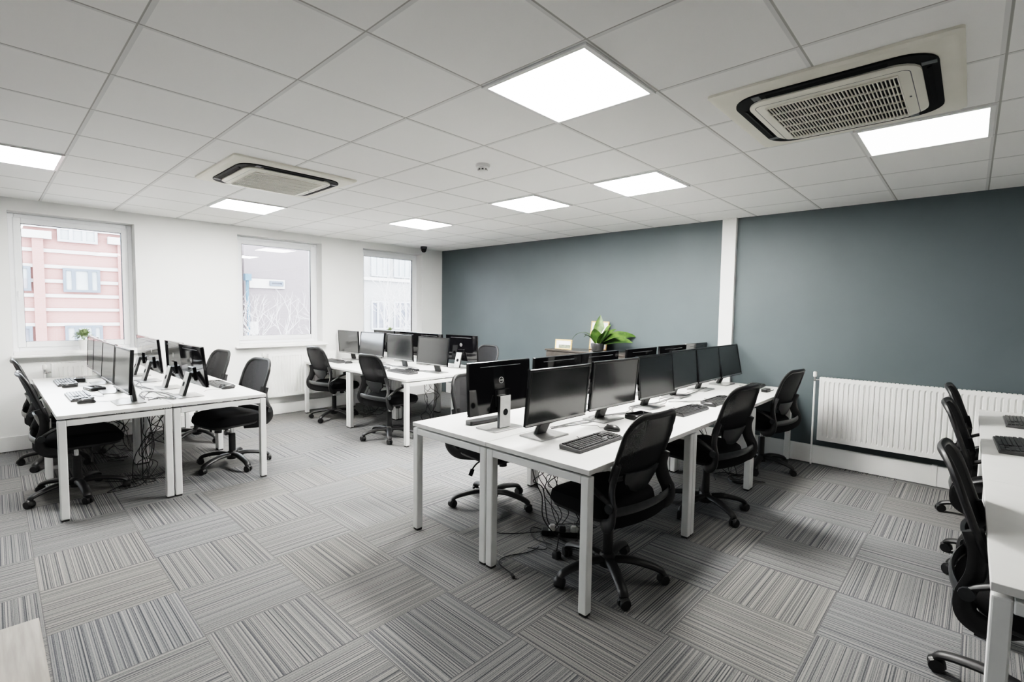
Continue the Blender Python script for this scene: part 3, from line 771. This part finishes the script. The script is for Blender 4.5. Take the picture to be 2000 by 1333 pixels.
KB = [  # x, y, direction the user faces (deg), label
 (-1.565, 2.375, 180, 'black keyboard on the central desk end closest to the camera'),
 (-1.565, 3.690, 178, 'black keyboard before the third monitor on the central desks'),
 (-1.560, 4.310, 180, 'black keyboard partly hidden by the second chair at the central desks'),
 (-1.610, 5.400, 184, 'black keyboard at the wall end of the central desks'),
 (-5.300, .515, 90, 'grey-looking keyboard on the first-window bank, nearer the camera'),
 (-6.330, .520, 90, 'pale keyboard washed out by window light on the first-window bank'),
 (-5.300, 1.545, -90, 'black keyboard beside the mirror-backed monitors, next to the chairs facing us'),
 (-6.560, 3.380, 90, 'black keyboard at the window end of the corner bank'),
 (-4.950, 3.400, 90, 'black keyboard behind the chair at the corner bank'),
 (-5.560, 3.420, 90, 'grey-looking flat keyboard in the middle of the corner bank'),
 (.215, 4.090, 2, 'black keyboard on the white desk at the picture edge'),
 (.285, 5.05, 0, 'black keyboard cut by the picture edge near the radiator')]
for i, (x, y, d, lb) in enumerate(KB):
    o = K0 if i == 0 else copy_tree(K0)
    o.location = (x, y, DI); o.rotation_euler = (0, 0, math.radians(d-90)); o['label'] = lb
MS = [(-1.655, 2.735, 182, 'black mouse beside the keyboard on the central desk end closest to the camera'),
 (-1.535, 4.045, 178, 'black mouse beside the third monitor keyboard on the central desks'),
 (-4.965, .525, 90, 'black mouse beside the grey-looking keyboard on the first-window bank'),
 (-6.020, .525, 90, 'small dark mouse beside the washed-out keyboard on the first-window bank'),
 (-5.010, 1.530, -88, 'black mouse beside the chairs facing us on the first-window bank'),
 (-6.270, 3.430, 90, 'grey-looking mouse at the window end of the corner bank')]
for i, (x, y, d, lb) in enumerate(MS):
    o = MS0 if i == 0 else copy_tree(MS0)
    o.location = (x, y, DI); o.rotation_euler = (0, 0, math.radians(d-90)); o['label'] = lb

# ------------------------------------------------------------------ docks and small black boxes
def dock(label, x, y, rz, s=(.19, .10, .03), ports=True):
    t = thing('docking_station', label, 'docking station', (x, y, DI), rz, 'black docking stations on the desks')
    bm = B(); add_loft(bm, [(0, s[0]-.01, s[1]-.01, .014), (.004, s[0], s[1], .016), (s[2]-.006, s[0], s[1], .016), (s[2], s[0]-.014, s[1]-.014, .012)]); obj('dock_body', bm, 'bezel', t, True)
    bm = B(); b2(bm, -s[0]*.36, s[0]*.36, -s[1]*.30, s[1]*.30, s[2]-.001, s[2]+.0015); obj('top_plate', bm, 'black_gloss', t)
    bm = B()
    for k in range(4): b2(bm, -s[0]*.3+k*.032, -s[0]*.3+k*.032+.014, -s[1]/2-.001, -s[1]/2+.002, s[2]*.3, s[2]*.65)
    obj('ports', bm, 'silver', t)
dock('black docking station with rounded corners beside the second central monitor', -1.720, 3.205, 1.45, (.20, .115, .036))
dock('small black docking station near the edge-on monitors, first-window bank', -5.70, .660, .2, (.20, .11, .030))
dock('small black docking station further along the edge-on monitors', -6.40, .63, -.1, (.17, .09, .04))
dock('black docking box behind the chair backs on the corner bank', -5.00, 3.580, .3, (.17, .09, .026))
t = thing('soundbar', 'flat black speaker bar lying under the turned-away monitor on the central desks', 'speaker bar', (-2.385, 2.300, DI), PI/2-.1)
bm = B(); add_loft(bm, [(0, .27, .058, .006), (.003, .275, .062, .008), (.024, .275, .062, .008), (.028, .268, .056, .006)]); obj('bar_body', bm, 'bezel', t)
bm = B(); b2(bm, -.125, .125, -.0325, -.030, .006, .022); obj('front_grille', bm, 'kbd', t)
t = thing('charger_brick', 'black power brick beside the end keyboard on the central desks', 'power adapter', (-1.44, 5.22, DI), 1.5)
bm = B(); add_loft(bm, [(0, .10, .05, .008), (.004, .105, .055, .01), (.026, .105, .055, .01), (.03, .10, .05, .008)]); obj('brick_body', bm, 'bezel', t, True)
bm = B(); add_tube(bm, [(.05, 0, .012), (.09, .02, .003), (.13, -.02, .003), (.2, .0, .003)], .003, 6, 5); obj('brick_cable', bm, 'cable', t, True)

# ------------------------------------------------------------------ cables
def tangle(name, label, paths, r=.0032, m='cable', extra=None):
    bm = B()
    for p in paths: add_tube(bm, p, r*rnd.uniform(.75, 1.25), 6, 6)
    o = obj(name, bm, m, None, True); tag(o, label, 'cables', None, 'stuff'); return o
def hang(x, y, z0, n, sp, fx, fy, fs):
    out = []
    for k in range(n):
        a = Vector((x+rnd.uniform(-sp, sp), y+rnd.uniform(-sp, sp), z0)); b = Vector((fx+rnd.uniform(-fs, fs), fy+rnd.uniform(-fs, fs), rnd.uniform(.006, .03)))
        p = [a]
        for j in range(1, 5):
            u = j/5; q = a.lerp(b, u)+Vector((rnd.uniform(-.09, .09), rnd.uniform(-.09, .09), rnd.uniform(-.03, .03))); q.z = max(.02, q.z); p.append(q)
        p.append(b); q = b.copy()
        for j in range(3):
            q = q+Vector((rnd.uniform(-.16, .16), rnd.uniform(-.16, .16), 0)); q.z = rnd.uniform(.006, .025); p.append(q.copy())
        out.append(p)
    return out
tangle('cable_tangle', 'black cables hanging under the camera end of the central desks', hang(-1.93, 2.42, .655, 9, .07, -1.92, 2.62, .12))
tangle('cable_tangle', 'black cable coil on the carpet behind the second central chair', hang(-1.98, 4.55, .655, 4, .10, -1.55, 4.65, .10)+[[(-1.45+.10*math.cos(a*.7+j), 4.62+.13*math.sin(a*.7+j), .008+.004*j) for a in range(11)] for j in range(3)])
tangle('cable_tangle', 'black cables hanging under the camera-end of the first-window bank', hang(-4.98, .98, .655, 10, .10, -5.08, .97, .15))
tangle('cable_tangle', 'black cables heaped below the window-end of the first-window bank', hang(-6.15, .95, .655, 8, .10, -6.22, .92, .16))
tangle('cable_tangle', 'black cables heaped below the window end of the corner bank', hang(-6.15, 3.78, .655, 9, .10, -6.22, 3.78, .18))
tangle('cable_tangle', 'loose black cables hanging behind the end leg of the corner bank', hang(-4.85, 3.80, .655, 5, .12, -4.95, 3.85, .08))
# on-desk leads
def loops(pts, n, jit):
    out = []
    for k in range(n):
        p = []
        for x, y in pts: p.append((x+rnd.uniform(-jit, jit), y+rnd.uniform(-jit, jit), DT+rnd.uniform(.003, .012)))
        out.append(p)
    return out
tangle('desk_cables', 'loose leads lying between the mirror-backed screens of the first-window bank', loops([(-4.75, .93), (-4.88, .98), (-4.72, 1.03), (-5.0, 1.05), (-5.25, .97), (-5.05, .90), (-4.83, .90)], 4, .05)+loops([(-5.4, 1.0), (-5.7, .95), (-6.0, 1.0), (-6.3, .95), (-6.5, 1.02)], 4, .06), .0028, 'gcable')
tangle('desk_cables', 'loose leads behind the radiator-side screens of the central desks', loops([(-1.93, 2.5), (-1.90, 2.7), (-1.86, 2.85), (-1.94, 3.0), (-1.88, 3.3), (-1.95, 3.5), (-1.88, 3.8), (-1.95, 4.1), (-1.88, 4.5), (-1.93, 5.0)], 4, .05)+loops([(-1.86, 3.95), (-1.72, 4.10), (-1.62, 4.25), (-1.60, 4.4)], 2, .03), .0028, 'gcable')
tangle('desk_cables', 'loose leads lying around the screen stands of the corner bank', loops([(-4.8, 3.72), (-4.95, 3.62), (-5.1, 3.70), (-5.3, 3.75), (-5.5, 3.66), (-5.8, 3.74), (-6.2, 3.72), (-6.6, 3.78)], 4, .05), .0028, 'gcable')
tangle('desk_cables', 'loose leads behind the turned-away monitor with the silver stand, central desks', loops([(-2.15, 2.45), (-2.05, 2.5), (-2.08, 2.75), (-2.12, 3.1), (-2.06, 3.5)], 2, .02), .0028, 'cable')
# one thin cable with a plug by the table leg
t = thing('floor_cable', 'thin black cable with a small plug lying past the central desk leg', 'cable', (0, 0, 0))
bm = B(); add_tube(bm, [(-1.935, 2.36, .006), (-1.93, 2.30, .006), (-1.945, 2.235, .006), (-1.985, 2.16, .006), (-2.0, 2.10, .006), (-1.985, 2.045, .006), (-1.93, 2.02, .006), (-1.87, 2.01, .006), (-1.83, 1.995, .008)], .003, 6, 6); obj('cable_lead', bm, 'cable', t, True)
bm = B(); add_box(bm, (-1.815, 1.985, .010), (.035, .016, .016), Matrix.Rotation(-.5, 3, 'Z'), .003); obj('cable_plug', bm, 'foot', t)
t = thing('extension_lead', 'black extension socket with white plugs on the carpet under the central desks', 'extension lead', (-1.93, 2.60, 0), .6)
bm = B(); add_loft(bm, [(0, .27, .055, .008), (.004, .28, .06, .01), (.032, .28, .06, .01), (.036, .27, .05, .008)]); obj('socket_bar', bm, 'bezel', t)
for k, mm in ((-.07, 'plug'), (.0, 'bezel'), (.075, 'plug')):
    bm = B(); add_loft(bm, [(.036, .045, .045, .012), (.060, .045, .045, .012), (.070, .03, .03, .008)], lambda p, k=k: (p.x+k, p.y, p.z)); obj('plug', bm, mm, t, True)
t = thing('spare_plug', 'black plug on a short cord standing on the carpet below the desk seat', 'plug', (-1.775, 2.335, 0))
bm = B(); add_loft(bm, [(0, .045, .045, .01), (.03, .048, .048, .012), (.045, .03, .03, .008)]); obj('plug_body', bm, 'foot', t, True)
bm = B(); add_tube(bm, [(0, 0, .04), (0, .01, .09), (-.03, .06, .12), (-.06, .12, .06), (-.08, .2, .01)], .0035, 6, 6); obj('plug_cord', bm, 'cable', t, True)

# ------------------------------------------------------------------ cabinet, pictures, plants by the blue wall
t = thing('storage_cabinet', 'dark low storage cabinet against the blue wall behind the central desks', 'cabinet', (-3.55, 5.47, 0))
bm = B(); b2(bm, -.70, .655, -.20, .20, .05, .965, .004); obj('carcass', bm, 'cabinet', t)
bm = B(); b2(bm, -.72, .72, -.215, .205, .965, .99, .003); obj('cabinet_top', bm, 'cabinet', t)
bm = B(); b2(bm, -.68, .68, -.18, .18, 0, .05); obj('plinth', bm, 'foot', t)
for s in (-1, 1):
    bm = B(); b2(bm, s*.35-.345, s*.35+.345, -.216, -.20, .06, .955, .003); d = obj('door', bm, 'cabinet', t)
    bm = B(); b2(bm, s*.04-.006, s*.04+.006, -.24, -.216, .45, .60, .003); obj('handle', bm, 'silver', d)
def picture(label, x, y, w, h, tilt, rz, art):
    t = thing('picture_frame', label, 'framed picture', (x, y, .9915), rz, 'oak-framed pictures on the cabinet')
    R = Matrix.Rotation(tilt, 3, 'X')
    def tb(bm, x0, x1, y0, y1, z0, z1, bev=0): add_box(bm, R @ Vector(((x0+x1)/2, (y0+y1)/2, (z0+z1)/2)), (x1-x0, y1-y0, z1-z0), R, bev)
    f = .016; bm = B()
    tb(bm, -w/2, w/2, -.01, .01, .002, f, .002); tb(bm, -w/2, w/2, -.01, .01, h-f, h, .002); tb(bm, -w/2, -w/2+f, -.01, .01, f, h-f, .002); tb(bm, w/2-f, w/2, -.01, .01, f, h-f, .002)
    obj('oak_frame', bm, 'oak', t)
    bm = B(); tb(bm, -w/2+f, w/2-f, -.004, .006, f, h-f); obj('mount', bm, 'paper', t)
    bm = B()
    if art == 'sketch':
        rr = random.Random(3)
        for k in range(46):
            cx = rr.gauss(.0, .035); hh = rr.uniform(.02, .10)*max(.25, 1-abs(cx)/.08); z0 = .055+rr.uniform(0, .02)
            tb(bm, cx-.003, cx+.003, -.0052-.0001*k/46, -.0045, z0, z0+hh)
        tb(bm, -.085, .085, -.0055, -.0045, .052, .058)
        obj('sketch', bm, 'sketch', t)
    else:
        tb(bm, -w/2+.062, w/2-f-.002, -.0056, -.0045, f+.002, h-.072); obj('print', bm, 'greenpic', t)
picture('tall oak-framed pale sketch leaning behind the leafy plant', -3.66, 5.63, .285, .385, -.13, -.06, 'sketch')
picture('lower oak-framed grey-green print on the cabinet, beside the tall sketch', -3.99, 5.30, .27, .135, -.10, .0, 'print')

def leaf(bm, base, az, el, L, W, droop, twist=0, n=9):
    """one arching blade; midrib follows a drooping arc"""
    pts = []; p = Vector(base); e = el
    for k in range(n+1):
        pts.append(p.copy()); d = Vector((math.cos(az)*math.cos(e), math.sin(az)*math.cos(e), math.sin(e))); p = p+d*(L/n); e -= droop/n
    side = Vector((-math.sin(az), math.cos(az), 0)); rows = []
    for k, q in enumerate(pts):
        u = k/n; w = W*(math.sin(PI*min(1, u**.8*.98+.01))**.9)*.5
        d = (pts[min(k+1, n)]-pts[max(k-1, 0)]).normalized(); up = side.cross(d)*-1
        s = (side*math.cos(twist)+up*math.sin(twist))
        rows.append([bm.verts.new(q-s*w+up*w*.25), bm.verts.new(q-s*w*.5+up*w*.06), bm.verts.new(q), bm.verts.new(q+s*w*.5+up*w*.06), bm.verts.new(q+s*w+up*w*.25)])
    for a, b in zip(rows, rows[1:]):
        for k in range(4): bm.faces.new((a[k], a[k+1], b[k+1], b[k]))
t = thing('potted_plant', 'leafy potted plant with broad glossy green leaves on the cabinet', 'potted plant', (-3.50, 5.38, .991))
bm = B(); add_lathe(bm, [(.05, 0), (.075, .01), (.085, .10), (.08, .11), (.07, .105)], seg=24); obj('pot', bm, 'pot_d', t, True)
bm = B(); rr = random.Random(5)
LV = [(1.9, 1.40, .39, .15, .15, .3), (.75, .62, .50, .15, .9, .75), (.45, .42, .42, .15, .75, .7), (-2.9, 1.3, .44, .045, 2.6, 0), (-1.3, 1.25, .25, .15, .5, .0), (2.9, 1.2, .30, .05, 2.0, 0), (.3, 1.0, .30, .15, .5, .5), (.9, 1.25, .30, .14, .4, .3), (-2.3, 1.1, .22, .10, .9, 0), (-.5, 1.05, .28, .15, .6, .5), (.1, .75, .32, .14, .8, .6)]
for az, el, L, W, dr, tw in LV: leaf(bm, (.03*math.cos(az), .03*math.sin(az), .09), az, el, L, W, dr, tw)
obj('foliage', bm, 'leaf', t, True)
bm = B()
for az, el, L, W, dr, tw in LV[:7]:
    add_tube(bm, [(.02*math.cos(az), .02*math.sin(az), .08), (.045*math.cos(az), .045*math.sin(az), .14)], .004, 6, 1)
obj('stems', bm, 'stem', t, True)
bm = B(); leaf(bm, (.04, .0, .16), .15, 1.30, .22, .05, .5, .6); obj('white_flower', bm, 'spathe', t, True)

def sill_plant(label, x, y, z, pr, ph, fr, n, m, seed):
    t = thing('sill_plant', label, 'potted plant', (x, y, z), group='small plants on the window sills')
    bm = B(); add_lathe(bm, [(pr*.75, 0), (pr*.8, .003), (pr, ph), (pr*.9, ph), (pr*.85, ph-.01)], seg=20); obj('pot', bm, 'pot_w', t, True)
    bm = B(); r = random.Random(seed)
    for k in range(n):
        a = r.uniform(0, 2*PI); e = r.uniform(.1, 1.5); rad = fr*r.uniform(.2, .75)
        b = Vector((rad*math.cos(a)*math.cos(e), rad*math.sin(a)*math.cos(e), ph+fr*.35+rad*math.sin(e)*.9-fr*.15))
        leaf(bm, b, a+r.uniform(-.6, .6), e+r.uniform(-.5, .5), fr*.42, fr*.22, r.uniform(.3, 1), 0, 4)
    obj('foliage', bm, m, t, True)
    bm = B()
    for k in range(6):
        a = k*PI/3; add_tube(bm, [(0, 0, ph-.01), (fr*.2*math.cos(a), fr*.2*math.sin(a), ph+fr*.4)], .003, 5, 1)
    obj('stems', bm, 'stem', t)
sill_plant('small bushy pale green plant in a white pot on the first window sill', WX-.075, .755, 1.004, .048, .11, .105, 170, 'leaf2', 2)
sill_plant('small green plant on the far window sill, only its tip above the screens', WX-.075, 4.66, 1.007, .045, .09, .085, 110, 'leaf2', 4)

# ------------------------------------------------------------------ outside
bm = B(); b2(bm, -60, WX-.4, -40, 50, -4.3, -4.2); struct('ground_outside', bm, 'asphalt')
def wnd(b, y0, y1, z0, z1, X, cols, fm='wframe', gm='wglass', rail=None, dark=None):
    bm = B(); f = .07
    b2(bm, X, X+.06, y0, y1, z1-f, z1); b2(bm, X, X+.06, y0, y1, z0, z0+f); b2(bm, X, X+.06, y0, y0+f, z0+f, z1-f); b2(bm, X, X+.06, y1-f, y1, z0+f, z1-f)
    for c in cols: b2(bm, X, X+.06, y0+(y1-y0)*c-.045, y0+(y1-y0)*c+.045, z0+f, z1-f)
    o = obj('window', bm, fm, b)
    bm = B(); b2(bm, X, X+.02, y0+f*.5, y1-f*.5, z0+f*.5, z1-f*.5); obj('pane', bm, gm, o)
    if rail is not None:
        bm = B(); b2(bm, X+.015, X+.03, y0+f, y1-f, z0+f, z0+(z1-z0)*rail); obj('blind', bm, dark or 'wglass_d', o)
X1 = -20
t = thing('brick_building', 'red brick building with pale stone bands seen through the first window', 'building', (0, 0, 0))
bm = B(); b2(bm, X1-4, X1, -6, 6.2, -4.2, 3.72); obj('brick_wall', bm, 'brick_red', t)
for i, (z0, z1) in enumerate(((3.02, 3.12), (2.56, 2.66), (2.13, 2.23), (1.70, 1.80), (1.29, 1.38), (.84, .94), (-.1, .0))):
    bm = B(); b2(bm, X1, X1+.05, -6, 6.2, z0, z1); obj('stone_band', bm, 'stone', t)
for k in range(-2, 3):
    y = 1.12+k*1.95
    bm = B(); b2(bm, X1, X1+.12, y-.08, y+.16, -4.2, 3.40); obj('pilaster', bm, 'brick_red', t)
    bm = B(); b2(bm, X1, X1+.2, y-.32, y+.34, 3.40, 3.62); obj('cap_stone', bm, 'stone', t)
bm = B(); b2(bm, X1-4, X1+.1, -6, 6.2, 3.72, 3.9); obj('parapet', bm, 'stone', t)
for k in (-1, 0, 1):
    y0 = 1.68+k*1.95 if k else 1.68
    wnd(t, y0, y0+.86, 1.87, 2.58, X1+.05, (.28, .72), rail=.48, dark='wglass'); wnd(t, y0, y0+.88, .10, .86, X1+.05, (.30, .75))
    wnd(t, y0-.09, y0+.83, 3.36, 3.95, X1+.06, (.33, .66), 'wframe_w')
wnd(t, .10, .99, 1.87, 2.58, X1+.06, (.3,), rail=.5); wnd(t, .10, .98, .10, .85, X1+.06, (.3,), gm='wglass_d')
X2 = -20.5
t = thing('brown_building', 'grey-brown brick building with a small white-framed window, seen through the middle window', 'building', (0, 0, 0))
bm = B(); b2(bm, X2-4, X2, 6.9, 11.3, -4.2, 7.0); obj('brick_wall', bm, 'brick_mauve', t)
bm = B(); b2(bm, X2, X2+.08, 7.05, 8.40, 2.24, 2.60, .01); obj('window_surround', bm, 'stone', t)
wnd(t, 7.80, 8.32, 2.34, 2.54, X2+.08, (), gm='wglass_d')
bm = B(); b2(bm, X2, X2+.10, 7.0, 7.35, .45, .93); obj('window_surround', bm, 'stone', t)
bm = B(); add_tube(bm, [(X2+.30, 6.90, 2.73), (X2+.30, 6.90, 1.9), (X2+.30, 6.93, 1.6), (X2+.30, 6.93, -4.2)], .06, 10, 1); b2(bm, X2+.2, X2+.42, 6.80, 7.02, 2.5, 2.75); obj('drainpipe', bm, 'bluepipe', t)
X3 = -20
t = thing('white_building', 'pale rendered building with tall windows behind branches, seen through the far window', 'building', (0, 0, 0))
bm = B(); b2(bm, X3-4, X3, 11.35, 19, -4.2, 6.5); obj('rendered_wall', bm, 'render_w', t)
for z0, z1, gm in ((2.98, 3.95, 'wglass'), (.55, 1.86, 'wglass_d')):
    for y0 in (12.05, 13.25, 14.45, 15.65): wnd(t, y0, y0+.95, z0, z1, X3, (.36, .7), 'wframe_w', gm)
bm = B(); b2(bm, X3, X3+.12, 11.35, 19, 2.78, 2.92); obj('string_course', bm, 'stone', t)
def bare_tree(label, x, y, seed, H0, L1, depth=5, spread=.62):
    t = thing('bare_tree', label, 'tree', (x, y, -4.2)); r = random.Random(seed); bt, bb = B(), B()
    def grow(bm, p, d, L, rad, dp):
        pts = [p]; q = p.copy()
        for k in range(3):
            d = (d+Vector((r.uniform(-.16, .16), r.uniform(-.16, .16), r.uniform(-.05, .14)))).normalized(); q = q+d*(L/3); pts.append(q.copy())
        add_tube(bm, pts, rad, 6 if rad > .02 else 4, 2, r2=rad*.62)
        if dp == 0: return
        for k in range(r.choice((2, 3, 3))):
            ax = Vector((r.uniform(-1, 1), r.uniform(-1, 1), r.uniform(-.3, .6))).normalized()
            grow(bb, pts[-1] if k < 2 else pts[2], (d+ax*spread*1.25).normalized(), L*r.uniform(.62, .85), rad*.60, dp-1)
    grow(bt, Vector((0, 0, 0)), Vector((0, 0, 1)), H0, .11, 0)
    top = Vector((0, 0, H0*.97))
    for k in range(5):
        a = k*2*PI/5+r.uniform(-.3, .3); grow(bb, top-Vector((0, 0, r.uniform(0, .8))), Vector((math.cos(a)*.75, math.sin(a)*.75, .65)).normalized(), L1, .045, depth)
    obj('trunk', bt, 'bark', t, True); obj('branches', bb, 'bark', t, True)
bare_tree('pale leafless tree outside the middle window', -13.4, 5.4, 11, 3.2, 1.05)
bare_tree('pale leafless tree outside the far window', -13.0, 9.3, 23, 3.5, 1.3)

# ------------------------------------------------------------------ daylight and render look
w = bpy.data.worlds.new('sky'); scene.world = w; w.use_nodes = True
bg = w.node_tree.nodes['Background']; bg.inputs['Color'].default_value = (.86, .93, 1, 1); bg.inputs['Strength'].default_value = 9.0
for i, (y0, y1, z0, z1) in enumerate(WINS):
    ld = bpy.data.lights.new('daylight_portal', 'AREA'); ld.shape = 'RECTANGLE'; ld.size = y1-y0; ld.size_y = z1-z0
    ld.cycles.is_portal = True
    o = bpy.data.objects.new('daylight_portal', ld); COL.objects.link(o)
    o.location = (WX-.27, (y0+y1)/2, (z0+z1)/2); o.rotation_euler = (0, -PI/2, 0)
    o.rotation_euler = Vector((1, 0, 0)).to_track_quat('-Z', 'Z').to_euler()
scene.view_settings.view_transform = 'Filmic'
scene.view_settings.look = 'High Contrast'
scene.view_settings.exposure = 1.22
cy = scene.cycles
cy.max_bounces = 10; cy.diffuse_bounces = 5; cy.glossy_bounces = 4; cy.transparent_max_bounces = 12
cy.use_denoising = True; cy.caustics_reflective = False; cy.caustics_refractive = False
